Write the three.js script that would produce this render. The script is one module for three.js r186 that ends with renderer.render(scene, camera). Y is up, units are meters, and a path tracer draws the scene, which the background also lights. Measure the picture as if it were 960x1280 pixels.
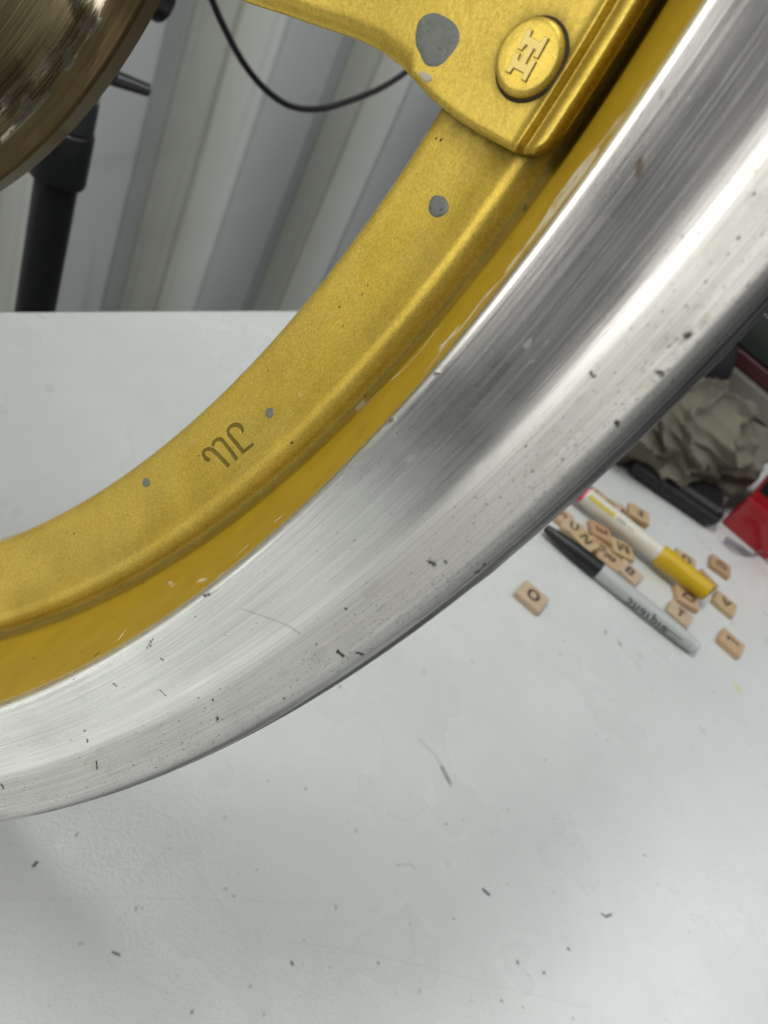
import * as THREE from 'three';
import { RoundedBoxGeometry } from 'three/addons/geometries/RoundedBoxGeometry.js';
import { mergeGeometries, mergeVertices, toCreasedNormals } from 'three/addons/utils/BufferGeometryUtils.js';
import { RectAreaLightUniformsLib } from 'three/addons/lights/RectAreaLightUniformsLib.js';
import { FontLoader } from 'three/addons/loaders/FontLoader.js';

// ------------------------------------------------------------------ camera, light, exposure
const scene = new THREE.Scene();
const H = 0.258;                                   // lens above the table top (table top is y = 0)
const camera = new THREE.PerspectiveCamera(71.62, 0.75, 0.01, 20);
const RX = new THREE.Vector3(0.67050, 0.43610, 0.60020), UPV = new THREE.Vector3(0.20522, 0.66842, -0.71492), BK = new THREE.Vector3(-0.71296, 0.60253, 0.35868);
camera.matrixAutoUpdate = true;
camera.position.set(0, H, 0);
camera.quaternion.setFromRotationMatrix(new THREE.Matrix4().makeBasis(RX, UPV, BK));
camera.focus = 0.108;
camera.userData.fStop = 33;
camera.updateMatrixWorld(true);

scene.background = new THREE.Color(0.066, 0.068, 0.07);   // the dim workshop around the bench
const renderer = new THREE.WebGLRenderer({ antialias: true });
renderer.setSize(768, 1024);
renderer.toneMapping = THREE.LinearToneMapping;
renderer.toneMappingExposure = 1.0;
renderer.shadowMap.enabled = true;
RectAreaLightUniformsLib.init();

// ------------------------------------------------------------------ helpers
let seed = 7;
const rnd = () => { seed = (seed + 0x6d2b79f5) | 0; let t = Math.imul(seed ^ (seed >>> 15), 1 | seed); t = (t + Math.imul(t ^ (t >>> 7), 61 | t)) ^ t; return ((t ^ (t >>> 14)) >>> 0) / 4294967296; };
const rr = (a, b) => a + (b - a) * rnd();
const lerp = (a, b, t) => a + (b - a) * t, clamp = (x, a = 0, b = 1) => Math.min(b, Math.max(a, x)), sst = (a, b, x) => { const t = clamp((x - a) / (b - a)); return t * t * (3 - 2 * t); };
const D2R = Math.PI / 180;
function hash(x, y, s) { let h = Math.imul(x, 374761393) ^ Math.imul(y, 668265263) ^ Math.imul(s, 1442695041); h = Math.imul(h ^ (h >>> 13), 1274126177); return ((h ^ (h >>> 16)) >>> 0) / 4294967296; }
function vnoise(x, y, px, py, s) {                     // value noise that tiles with the whole periods px, py
  const x0 = Math.floor(x), y0 = Math.floor(y), fx = x - x0, fy = y - y0, u = fx * fx * (3 - 2 * fx), v = fy * fy * (3 - 2 * fy);
  const m = (a, p) => ((a % p) + p) % p, xa = m(x0, px), xb = m(x0 + 1, px), ya = m(y0, py), yb = m(y0 + 1, py);
  return lerp(lerp(hash(xa, ya, s), hash(xb, ya, s), u), lerp(hash(xa, yb, s), hash(xb, yb, s), u), v);
}
const fbm = (x, y, px, py, s, o = 4) => { let a = 0, w = 0.5, t = 0; for (let i = 0; i < o; i++) { a += w * vnoise(x, y, px, py, s + i); t += w; x *= 2; y *= 2; px *= 2; py *= 2; w *= 0.5; } return a / t; };
const toS = (c) => 255 * (c <= 0.0031308 ? 12.92 * c : 1.055 * Math.pow(c, 1 / 2.4) - 0.055);
function tex(w, h, fn, srgb = false, rx = 1, ry = 1) {   // fn(u, v, i, j) -> number or [r, g, b] (linear)
  const a = new Uint8Array(w * h * 4);
  for (let j = 0; j < h; j++) for (let i = 0; i < w; i++) {
    const c = fn(i / w, j / h, i, j), k = 4 * (j * w + i), g = (x) => Math.round(srgb ? toS(clamp(x)) : 255 * clamp(x));
    if (typeof c === 'number') a[k] = a[k + 1] = a[k + 2] = g(c); else { a[k] = g(c[0]); a[k + 1] = g(c[1]); a[k + 2] = g(c[2]); }
    a[k + 3] = 255;
  }
  const t = new THREE.DataTexture(a, w, h);
  t.magFilter = THREE.LinearFilter; t.minFilter = THREE.LinearMipmapLinearFilter; t.generateMipmaps = true; t.wrapS = t.wrapT = THREE.RepeatWrapping; t.repeat.set(rx, ry);
  if (srgb) t.colorSpace = THREE.SRGBColorSpace;
  t.needsUpdate = true;
  return t;
}
function layer(w, h, draw) {                           // strokes drawn white on black, read back as 0..1
  const c = document.createElement('canvas'); c.width = w; c.height = h;
  const g = c.getContext('2d'); g.fillStyle = '#000'; g.fillRect(0, 0, w, h); g.fillStyle = g.strokeStyle = '#fff'; g.lineCap = g.lineJoin = 'round';
  draw(g);
  const d = g.getImageData(0, 0, w, h).data;
  return (i, j) => d[4 * (Math.min(h - 1, j) * w + Math.min(w - 1, i))] / 255;
}
const used = {};
function numbered(n) { if (!(n in used)) { used[n] = 0; return n; } used[n]++; return n + '_' + String(used[n]).padStart(3, '0'); }
function tag(o, label, category, group) { o.userData.label = label; o.userData.category = category; if (group) o.userData.group = group; return o; }
function thing(name, label, category, pos = [0, 0, 0], group) { const o = new THREE.Group(); o.name = numbered(name); o.position.set(...pos); tag(o, label, category, group); scene.add(o); return o; }
function part(name, geo, mat, parent, label) { const m = new THREE.Mesh(geo, mat); m.name = name; m.castShadow = m.receiveShadow = true; if (label) m.userData.label = label; parent.add(m); return m; }
const std = (o) => new THREE.MeshStandardMaterial(o), phy = (o) => new THREE.MeshPhysicalMaterial(o), lin = (r, g, b) => new THREE.Color().setRGB(r, g, b);
// a direction of sight through a point of the photograph, and where it meets planes of the place
const ray = (px, py) => new THREE.Vector3().addScaledVector(RX, (px - 480) / 887).addScaledVector(UPV, -(py - 640) / 887).addScaledVector(BK, -1);
const onTable = (px, py, h = 0) => { const d = ray(px, py); return d.multiplyScalar(-(H - h) / d.y).add(camera.position); };
const onBack = (px, py, z) => { const d = ray(px, py); return d.multiplyScalar(z / d.z).add(camera.position); };

// wheel frame: axle direction N (towards the viewer), E2 up in the wheel plane, E1 sideways
const N = new THREE.Vector3(-0.93249, 0.18484, 0.31033).normalize(), CW = new THREE.Vector3(0.01542, H - 0.006754, -0.25897);
const E2 = new THREE.Vector3(0, 1, 0).addScaledVector(N, -N.y).normalize(), E1 = new THREE.Vector3().crossVectors(E2, N);
function polar(px, py, zf = 0) {                       // photograph point -> radius, angle, axial height on the wheel
  const d = ray(px, py); let z = 0, r = 0, x = 0, y = 0;
  for (let i = 0; i < 14; i++) {
    z = typeof zf === 'function' ? zf(r || 0.22) : zf;
    const P = CW.clone().addScaledVector(N, z), t = P.clone().sub(camera.position).dot(N) / d.dot(N), v = d.clone().multiplyScalar(t).add(camera.position).sub(P);
    x = v.dot(E1); y = v.dot(E2); r = Math.hypot(x, y);
  }
  return { r, a: Math.atan2(y, x), z };
}
const A0 = -50 * D2R, DA = 60 * D2R;                   // one repeat of the wheel textures round the rim
const RA = 0.2053, RE = 0.2223, RB = 0.2296, RF = 0.246, RD = 0.2488;
const cr = (pts, n) => { const c = new THREE.CatmullRomCurve3(pts.map(([a, b]) => new THREE.Vector3(a, b, 0)), false, 'centripetal'); return c.getPoints(n).map((p) => [p.x, p.y]); };
function revolve(prof, seg, vf, closed = true) {       // (r, z) profile round the axle, uv.x along the rim, uv.y = vf(r, z, i)
  const n = prof.length, pos = new Float32Array((seg + 1) * n * 3), uv = new Float32Array((seg + 1) * n * 2), idx = [];
  for (let s = 0; s <= seg; s++) { const a = A0 + s / seg * 2 * Math.PI, c = Math.cos(a), d = Math.sin(a);
    for (let i = 0; i < n; i++) { const k = s * n + i, [r, z] = prof[i]; pos.set([r * c, r * d, z], 3 * k); uv.set([s / seg * 6, vf ? vf(r, z, i) : i / n], 2 * k); } }
  for (let s = 0; s < seg; s++) for (let i = 0; i < n - 1; i++) { const a = s * n + i, b = a + n; idx.push(a, b, a + 1, b, b + 1, a + 1); }
  const g = new THREE.BufferGeometry(); g.setAttribute('position', new THREE.BufferAttribute(pos, 3)); g.setAttribute('uv', new THREE.BufferAttribute(uv, 2)); g.setIndex(idx); g.computeVertexNormals();
  const nm = g.attributes.normal;                      // one normal at the seam
  for (let i = 0; i < n; i++) { const b = seg * n + i, v = new THREE.Vector3(nm.getX(i) + nm.getX(b), nm.getY(i) + nm.getY(b), nm.getZ(i) + nm.getZ(b)).normalize(); nm.setXYZ(i, v.x, v.y, v.z); nm.setXYZ(b, v.x, v.y, v.z); }
  return g;
}

// ------------------------------------------------------------------ lamps
function batten(name, label, pos, len, wid, turn, power, color) {
  const t = thing(name, label, 'lamp', pos); t.rotation.y = turn;
  part('lamp_housing', new RoundedBoxGeometry(len + 0.03, 0.05, wid + 0.03, 2, 0.008).translate(0, 0.03, 0), std({ color: 0xd8d8d6, roughness: 0.5 }), t);
  part('lamp_diffuser', new THREE.BoxGeometry(len, 0.006, wid).translate(0, 0.002, 0), std({ color: 0xffffff, emissive: color, emissiveIntensity: power * 0.5 }), t);
  const l = new THREE.RectAreaLight(color, power, len, wid); l.position.set(0, -0.006, 0); l.rotation.x = -Math.PI / 2; l.name = 'lamp_glow'; t.add(l);
  return t;
}
batten('ceiling_lamp', 'long white lamp over the left end of the bench, nearest the corrugated wall', [-0.15, 1.2, -0.35], 1.0, 0.12, 0, 20, 0xfafcfa);
batten('ceiling_lamp', 'long white lamp over the middle of the bench', [0.3, 1.6, 0.45], 1.2, 0.12, 0, 8, 0xf8fbfa);
batten('ceiling_lamp', 'long white lamp over the front right corner of the bench', [1.85, 1.6, 0.78], 1.2, 0.16, 0.3, 13, 0xf6f4ff);

{ // unseen light panel put in for the bright source at the left
  const t = thing('unseen_light_panel', 'large unseen light panel put in for the bright source left of the bench', 'work light', [-1.25, 0.62, -0.62]);
  t.lookAt(0.1, 0.1, -0.15);
  part('lamp_housing', new RoundedBoxGeometry(1.0, 0.86, 0.06, 2, 0.01).translate(0, 0, -0.035), std({ color: 0x2a2a2c, roughness: 0.6 }), t);
  part('lamp_diffuser', new THREE.BoxGeometry(0.92, 0.78, 0.006).translate(0, 0, -0.002), std({ color: 0xffffff, emissive: 0xfffaf2, emissiveIntensity: 1.4 }), t);
  const l = new THREE.RectAreaLight(0xfffaf2, 3.3, 0.92, 0.78); l.position.set(0, 0, 0.006); l.rotation.y = Math.PI; l.name = 'lamp_glow'; t.add(l);
}

// ------------------------------------------------------------------ the setting: corrugated wall
{
  const zw = -0.907, dep = 0.036, pitch = 0.277, x0 = 0.572, pts = [];
  const seg = [[0, 0], [0.05, 1], [0.118, 1], [0.172, 0]];            // slope back, recess, slope forward, flat
  for (let k = -9; k < 18; k++) for (const [dx, q] of seg) pts.push([x0 + k * pitch + dx, zw - q * dep]);
  const prof = [];                                                    // round the bends
  for (let i = 1; i < pts.length - 1; i++) for (const t of [-0.5, 0, 0.5]) {
    const P = pts[i], Q = t < 0 ? pts[i - 1] : pts[i + 1], L = Math.hypot(Q[0] - P[0], Q[1] - P[1]), f = Math.abs(t) * 2 * 0.007 / L;
    prof.push(t === 0 ? [lerp(P[0], (pts[i - 1][0] + pts[i + 1][0]) / 2, 0.03), lerp(P[1], (pts[i - 1][1] + pts[i + 1][1]) / 2, 0.05)] : [lerp(P[0], Q[0], f), lerp(P[1], Q[1], f)]);
  }
  const y0 = -0.95, y1 = 1.75, pos = [], uv = [], idx = [], col = [];
  let s = 0;
  const back = prof.map(([x]) => [x, zw - dep - 0.004]);
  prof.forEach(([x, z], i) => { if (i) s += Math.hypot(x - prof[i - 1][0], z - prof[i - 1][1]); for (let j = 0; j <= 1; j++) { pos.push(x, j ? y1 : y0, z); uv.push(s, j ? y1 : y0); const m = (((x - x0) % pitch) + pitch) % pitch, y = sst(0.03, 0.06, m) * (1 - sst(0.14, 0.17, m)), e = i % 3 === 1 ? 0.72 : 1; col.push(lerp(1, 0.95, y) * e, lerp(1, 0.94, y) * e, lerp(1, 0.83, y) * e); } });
  for (let i = 0; i < prof.length - 1; i++) { const a = 2 * i; idx.push(a, a + 2, a + 1, a + 2, a + 3, a + 1); }
  const b0 = pos.length / 3, b = back;
  [[b[0][0], 0], [b[b.length - 1][0], 0]].forEach(([x]) => { for (let j = 0; j <= 1; j++) { pos.push(x, j ? y1 : y0, zw - dep - 0.004); uv.push(x, j); col.push(1, 1, 1); } });
  idx.push(b0, b0 + 1, b0 + 2, b0 + 2, b0 + 1, b0 + 3);
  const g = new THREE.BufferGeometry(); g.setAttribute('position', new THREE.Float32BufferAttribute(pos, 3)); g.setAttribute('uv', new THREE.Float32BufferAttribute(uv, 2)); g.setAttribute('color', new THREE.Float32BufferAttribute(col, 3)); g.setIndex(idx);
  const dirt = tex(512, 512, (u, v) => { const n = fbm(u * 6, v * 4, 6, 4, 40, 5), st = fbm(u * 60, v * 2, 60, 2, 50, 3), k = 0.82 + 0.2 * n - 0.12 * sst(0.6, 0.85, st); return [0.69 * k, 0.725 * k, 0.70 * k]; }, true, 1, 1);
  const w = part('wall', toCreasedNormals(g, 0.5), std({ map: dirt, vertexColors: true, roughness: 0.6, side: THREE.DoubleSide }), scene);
  w.userData.kind = 'structure';
}
// ------------------------------------------------------------------ bench
const TX0 = -0.7, TX1 = 1.75, TZ0 = -0.3535, TZ1 = 0.6;
{
  const t = thing('workbench', 'white speckled workbench top under the wheel and the pens', 'workbench', [0.5, -0.75, 0.1]);
  const W = 0.9, Hh = 0.66, ox = -0.02, oz = -0.44, w = 2048, h = 1502;        // texture sheet: 0.9 m by 0.66 m
  const P = (px, py) => { const p = onTable(px, py); return [(p.x - ox) / W * w, (p.z - oz) / Hh * h]; };
  const marks = layer(w, h, (g) => {
    const stroke = (pts, lw, al) => { g.globalAlpha = Math.min(1, al * 1.15); g.lineWidth = lw * 1.5; g.beginPath(); pts.forEach((q, i) => { const [x, y] = P(...q); i ? g.lineTo(x, y) : g.moveTo(x, y); }); g.stroke(); };
    const dot = (px, py, a, b, rot, al) => { const [x, y] = P(px, py); g.globalAlpha = al; g.beginPath(); g.ellipse(x, y, a, b, rot, 0, 7); g.fill(); };
    stroke([[0, 1124], [60, 1124], [120, 1122], [200, 1123], [320, 1126], [420, 1131], [480, 1140]], 0.5, 0.2);
    stroke([[360, 1177], [430, 1187], [520, 1206], [640, 1238], [740, 1260]], 0.5, 0.3);
    stroke([[525, 925], [545, 945], [562, 978]], 2.6, 0.26); stroke([[553, 960], [563, 980]], 4, 0.3);
    stroke([[495, 1082], [512, 1080], [520, 1086]], 1, 0.35);
    stroke([[604, 1112], [611, 1118]], 1.8, 0.9); stroke([[752, 1142], [757, 1146], [764, 1143]], 1.3, 0.95); stroke([[42, 1082], [46, 1078]], 1.4, 0.9); stroke([[141, 1190], [150, 1194]], 0.9, 0.85);
    for (const [x, y, s, al] of [[635, 1012, 5, 0.35], [590, 826, 4, 0.4], [425, 858, 4, 0.5], [806, 1069, 4, 0.5], [647, 1203, 3, 0.85], [680, 1216, 3, 0.85], [627, 1251, 2.5, 0.6], [716, 1273, 2, 0.7], [365, 1204, 3.4, 0.8], [240, 1265, 2.6, 0.7], [170, 1136, 3, 0.55], [282, 1111, 3, 0.5], [292, 1120, 3, 0.5], [420, 1134, 3, 0.5], [96, 1043, 3, 0.6], [445, 1038, 3, 0.5], [382, 986, 3, 0.5], [530, 840, 6, 0.3], [558, 1030, 2, 0.7], [692, 1115, 2, 0.7], [579, 1025, 2, 0.6], [862, 1164, 2.5, 0.6], [745, 918, 3, 0.5], [757, 790, 8, 0.5], [775, 805, 7, 0.5], [700, 818, 6, 0.35], [940, 730, 6, 0.55], [892, 866, 3, 0.6], [815, 861, 3, 0.5], [313, 1233, 3, 0.5], [330, 1268, 3, 0.4], [560, 1080, 5, 0.2], [800, 820, 5, 0.4]]) dot(x, y, s * 0.66, s * rr(0.3, 0.56), rr(0, 3), Math.min(1, al * 0.95));
    for (let i = 0; i < 2600; i++) { g.globalAlpha = rr(0.10, 0.55) * (rnd() < 0.1 ? 1.7 : 1); const q = rr(0.4, 1.2) * (rnd() < 0.06 ? 1.9 : 1); g.beginPath(); g.ellipse(rr(0, w), rr(0, h), q, q * rr(0.4, 1), rr(0, 3), 0, 7); g.fill(); }
    for (let i = 0; i < 46; i++) { const q = rr(3, 14), x = rr(0, w), y = rr(0, h), k = rr(0.15, 0.5), a = rr(0, 3); for (let m = 1; m > 0.15; m -= 0.14) { g.globalAlpha = 0.006; g.beginPath(); g.ellipse(x + rr(-1, 1), y + rr(-1, 1), q * m, q * k * m, a, 0, 7); g.fill(); } }
    for (let i = 0; i < 170; i++) { g.globalAlpha = rr(0.06, 0.2); g.lineWidth = rr(0.5, 1.4); const x = rr(0, w), y = rr(0, h), a = rr(0, 6.3), L = rr(5, 60); g.beginPath(); g.moveTo(x, y); g.quadraticCurveTo(x + L * 0.5 * Math.cos(a) + rr(-4, 4), y + L * 0.5 * Math.sin(a) + rr(-4, 4), x + L * Math.cos(a), y + L * Math.sin(a)); g.stroke(); }
  });
  const [yx, yy] = P(922, 860);
  const base = (u, v, i, j) => {
    const n = fbm(u * 14, v * 10, 14, 10, 3, 5), f = fbm(u * 90, v * 64, 90, 64, 13, 2), q = fbm(u * 5 + 2, v * 4, 5, 4, 23, 3), m = marks(i, j);
    let k = 0.92 + 0.09 * n + 0.05 * f - 0.05 * q + 0.02; const w = 1 - sst(0.2, 0.75, m) * 0.45 - 0.45 * m;
    const ye = Math.exp(-((i - yx) ** 2 / 30 + (j - yy) ** 2 / 60)) * 0.6, pk = 0.012 * fbm(u * 8, v * 6, 8, 6, 77, 3);
    return [k * w * (0.665 + pk) * (1 - 0.12 * ye), k * w * (0.692 - pk * 0.4) * (1 - 0.06 * ye), k * w * 0.672 * (1 - ye)];
  };
  const map = tex(w, h, base, true);
  const rough = tex(512, 366, (u, v) => 0.19 + 0.15 * fbm(u * 30, v * 20, 30, 20, 5, 4) + 0.06 * fbm(u * 6, v * 5, 6, 5, 9, 3));
  const grain = tex(512, 512, (u, v) => 0.6 * vnoise(u * 128, v * 128, 128, 128, 31) + 0.4 * fbm(u * 40, v * 40, 40, 40, 33, 3), false, 14, 10);
  const top = new RoundedBoxGeometry(TX1 - TX0, 0.03, TZ1 - TZ0, 3, 0.004).translate((TX0 + TX1) / 2, -0.015, (TZ0 + TZ1) / 2);
  const p = top.attributes.position, uv = top.attributes.uv;
  for (let i = 0; i < p.count; i++) uv.setXY(i, (p.getX(i) - ox) / W, (p.getZ(i) - oz) / Hh);
  top.translate(-0.5, 0.75, -0.1);
  part('bench_top', top, phy({ map, roughnessMap: rough, roughness: 1, bumpMap: grain, bumpScale: 0.00015, specularIntensity: 1, clearcoat: 0 }), t);
  const leg = new RoundedBoxGeometry(0.05, 0.72, 0.05, 2, 0.004), lm = std({ color: 0x3a3d40, roughness: 0.6 });
  for (const [x, z] of [[TX0 + 0.08, TZ0 + 0.1], [TX1 - 0.08, TZ0 + 0.1], [TX0 + 0.08, TZ1 - 0.08], [TX1 - 0.08, TZ1 - 0.08]]) part('leg', leg, lm, t).position.set(x - 0.5, 0.36, z - 0.1);
}

// ------------------------------------------------------------------ the wheel
const BOT = 0.2486;
const wheel = thing('motorcycle_wheel', 'gold painted motorcycle wheel with brushed aluminium lip standing on the bench', 'wheel');
wheel.position.copy(CW).addScaledVector(E2, -BOT);
wheel.quaternion.setFromRotationMatrix(new THREE.Matrix4().makeBasis(E1, E2, N));
const up = (g) => g.translate(0, BOT, 0);              // the axle stands BOT above the wheel's base
// --- textures
const faceV = (r) => (r - RA) / (RE - RA);
const fz = (r) => clamp((r - RA) / (0.2195 - RA)) * 0.0060;
const FW = 2048, FH = 256;
const faceUV = (px, py) => { const q = polar(px, py, fz); return [(q.a - A0) / DA * FW, faceV(q.r) * FH]; };
const engr = layer(FW, FH, (g) => {
  const S = (pts) => { g.lineWidth = 6.4; g.beginPath(); pts.map(([x, y]) => faceUV(180 + x / 4, 460 + y / 4)).forEach(([x, y], i) => i ? g.lineTo(x, y) : g.moveTo(x, y)); g.stroke(); };
  S([[320, 462], [302, 452], [292, 436], [294, 420], [306, 409], [322, 405], [340, 411], [420, 488]]);
  S([[343, 386], [346, 372], [358, 360], [374, 356], [386, 362], [460, 455]]);
  S([[488, 316], [484, 300], [472, 289], [456, 284], [438, 288], [424, 300], [416, 316], [418, 334], [494, 420], [540, 385]]);
});
const faceSpots = layer(FW, FH, (g) => {
  for (const [px, py, s, al] of [[545, 173, 2, 1], [551, 175, 2.6, 1], [443, 288, 2, 0.8], [452, 368, 2, 0.8], [424, 384, 2.4, 0.9], [459, 357, 2, 0.7], [366, 553, 3, 0.9], [83, 666, 2, 0.9], [92, 667, 2.6, 1], [300, 583, 1.6, 0.7], [248, 570, 2, 0.9], [428, 408, 2.2, 0.7], [455, 495, 2, 0.8], [520, 462, 2, 0.7], [200, 636, 1.8, 0.5], [335, 463, 2, 0.7], [174, 724, 2, 0.8]]) { const [x, y] = faceUV(px, py); g.globalAlpha = al; g.beginPath(); g.ellipse(x, y, s, s * 0.8, 1, 0, 7); g.fill(); }
  for (let i = 0; i < 90; i++) { g.globalAlpha = rr(0.15, 0.5); g.beginPath(); g.arc(rr(0, FW), rr(0, FH), rr(0.6, 1.4), 0, 7); g.fill(); }
});
const faceChips = layer(FW, FH, (g) => {
  for (const [px, py, s] of [[375, 493, 3], [355, 538, 2.2], [240, 552, 2.4], [343, 598, 1.8], [325, 616, 2]]) { const [x, y] = faceUV(px, py); g.globalAlpha = 0.6; g.beginPath(); g.ellipse(x, y, s, s * 1.8, 0.5, 0, 7); g.fill(); }
  for (let i = 0; i < 220; i++) { const e = rnd() < 0.6; g.globalAlpha = rr(0.12, 0.45); g.beginPath(); g.ellipse(rr(0, FW), e ? rr(0, 14) : rr(0, FH), rr(0.8, e ? 5 : 1.6), rr(0.8, 1.8), 0, 0, 7); g.fill(); }
});
const goldTone = (n, fl, m) => { const k = 0.82 + 0.30 * n + 0.55 * (fl - 0.5), o = 0.5 * sst(0.45, 0.75, m); return [0.51 * k * (1 - 0.06 * o), 0.372 * k * (1 - 0.10 * o), 0.060 * k * (1 - 0.5 * o) * (1 + 0.8 * Math.max(0, fl - 0.55))]; };
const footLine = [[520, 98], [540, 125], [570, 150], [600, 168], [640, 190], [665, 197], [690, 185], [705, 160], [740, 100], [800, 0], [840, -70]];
const faceGrimeShade = layer(FW, FH, (g) => { const q = footLine.map(([x, y]) => faceUV(x, y)); for (let w = 64; w > 5; w *= 0.8) { g.globalAlpha = 0.11; g.lineWidth = w; g.beginPath(); q.forEach(([x, y], i) => i ? g.lineTo(x, y) : g.moveTo(x, y)); g.stroke(); } });  // dirt mixed with contact shade, painted along the spoke foot
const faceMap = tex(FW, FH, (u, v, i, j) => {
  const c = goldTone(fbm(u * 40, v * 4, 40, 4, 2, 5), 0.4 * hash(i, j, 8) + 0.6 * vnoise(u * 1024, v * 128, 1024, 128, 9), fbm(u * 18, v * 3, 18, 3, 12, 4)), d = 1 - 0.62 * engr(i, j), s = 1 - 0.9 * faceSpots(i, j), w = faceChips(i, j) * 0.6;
  const wornLit = (1 - sst(0.006, 0.03, v + 0.02 * (fbm(u * 120, 0.5, 120, 7, 19, 3) - 0.5))) * 0.55, gr = (1 - 0.5 * Math.exp(-(((v - 1.0) / 0.03) ** 2))) * (1 - 0.8 * faceGrimeShade(i, j) * (0.6 + 0.6 * fbm(u * 200, v * 20, 200, 20, 18, 3)));        // darker in the groove
  const x = Math.max(w, wornLit); return [lerp(c[0] * d * s, 0.62, x) * gr, lerp(c[1] * d * s, 0.55, x) * gr, lerp(c[2] * d * s, 0.42, x) * gr];  // pale inner edge: worn paint plus its lit line put into the colour
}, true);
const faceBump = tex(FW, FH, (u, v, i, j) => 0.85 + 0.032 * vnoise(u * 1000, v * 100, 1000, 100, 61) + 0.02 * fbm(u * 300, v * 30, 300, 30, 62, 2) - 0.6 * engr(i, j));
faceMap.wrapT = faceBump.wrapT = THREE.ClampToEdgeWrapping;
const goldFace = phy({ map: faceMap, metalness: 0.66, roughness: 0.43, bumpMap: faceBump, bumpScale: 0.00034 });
// the bands beside the rib: plain ochre, scuffed through to pale primer in places
const BH = 256, bz = (z) => (z - 0.0062) / (0.0271 - 0.0062);
const bandUV = (px, py) => { const q = polar(px, py, (r) => lerp(0.0062, 0.0271, clamp((r - RE) / (RB - RE)))); return [(q.a - A0) / DA * FW, bz(q.z) * BH]; };
const scuff = layer(FW, BH, (g) => {
  const S = (pts, lw, al) => { g.globalAlpha = al; g.lineWidth = lw; g.beginPath(); pts.map((q) => bandUV(...q)).forEach(([x, y], i) => i ? g.lineTo(x, y) : g.moveTo(x, y)); g.stroke(); };
  S([[575, 405], [600, 370], [625, 345], [645, 318]], 14, 0.75); S([[640, 322], [665, 290], [690, 250], [712, 232]], 26, 0.9); S([[690, 258], [700, 236], [722, 216]], 44, 0.9); S([[712, 215], [735, 190], [765, 152]], 16, 0.7); S([[765, 160], [785, 130], [800, 105]], 9, 0.6);
  S([[548, 432], [556, 420], [566, 408]], 9, 0.9); S([[545, 430], [575, 404]], 6, 0.8); S([[530, 460], [548, 436], [572, 408]], 8, 0.55); S([[484, 468], [500, 455], [520, 432], [541, 404]], 6, 0.6); S([[442, 508], [470, 482]], 4, 0.5);
  S([[147, 797], [155, 784]], 4, 0.8); S([[295, 690], [306, 680]], 7, 0.5); S([[342, 648], [350, 642]], 6, 0.6); S([[246, 722], [256, 722]], 7, 0.5); S([[208, 722], [214, 728]], 6, 0.4); S([[270, 732], [276, 716]], 7, 0.8);
  for (let i = 0; i < 130; i++) { g.globalAlpha = rr(0.1, 0.5); g.lineWidth = rr(0.6, 2.2); const x = rr(0, FW), y = rnd() < 0.5 ? rr(215, 256) : rr(0, 256); g.beginPath(); g.moveTo(x, y); g.lineTo(x + rr(-14, 14), y + rr(-4, 4)); g.stroke(); }
});
const bandSpots = layer(FW, BH, (g) => {
  for (const [px, py, s] of [[446, 542, 3], [457, 547, 3], [175, 723, 3], [40, 819, 4], [100, 812, 3], [393, 604, 4], [120, 816, 6], [648, 253, 3], [634, 290, 4], [650, 305, 3]]) { const [x, y] = bandUV(px, py); g.globalAlpha = 0.8; g.beginPath(); g.arc(x, y, s, 0, 7); g.fill(); }
  for (let i = 0; i < 120; i++) { g.globalAlpha = rr(0.15, 0.6); g.beginPath(); g.arc(rr(0, FW), rr(0, BH), rr(0.8, 2.2), 0, 7); g.fill(); }
});
const bandMap = tex(FW, BH, (u, v, i, j) => {
  const n = fbm(u * 60, v * 5, 60, 5, 72, 5), k = (0.86 + 0.26 * n) * (1 - 0.8 * bandSpots(i, j)), st = fbm(u * 12, v * 40, 12, 40, 73, 3);
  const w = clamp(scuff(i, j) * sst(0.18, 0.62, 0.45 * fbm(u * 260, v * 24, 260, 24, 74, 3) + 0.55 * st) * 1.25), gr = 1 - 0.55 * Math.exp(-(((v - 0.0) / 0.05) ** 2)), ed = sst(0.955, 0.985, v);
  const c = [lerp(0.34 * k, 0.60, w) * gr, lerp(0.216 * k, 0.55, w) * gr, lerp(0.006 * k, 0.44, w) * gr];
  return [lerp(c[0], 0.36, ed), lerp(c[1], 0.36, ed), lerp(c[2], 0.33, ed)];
}, true);
const bandBump = tex(1024, 128, (u, v) => 0.5 + 0.3 * fbm(u * 150, v * 14, 150, 14, 75, 3) + 0.2 * vnoise(u * 20, v * 60, 20, 60, 76));
bandMap.wrapT = bandBump.wrapT = THREE.ClampToEdgeWrapping;
const goldBand = phy({ map: bandMap, metalness: 0.12, roughness: 0.42, bumpMap: bandBump, bumpScale: 0.00008 });
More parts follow.
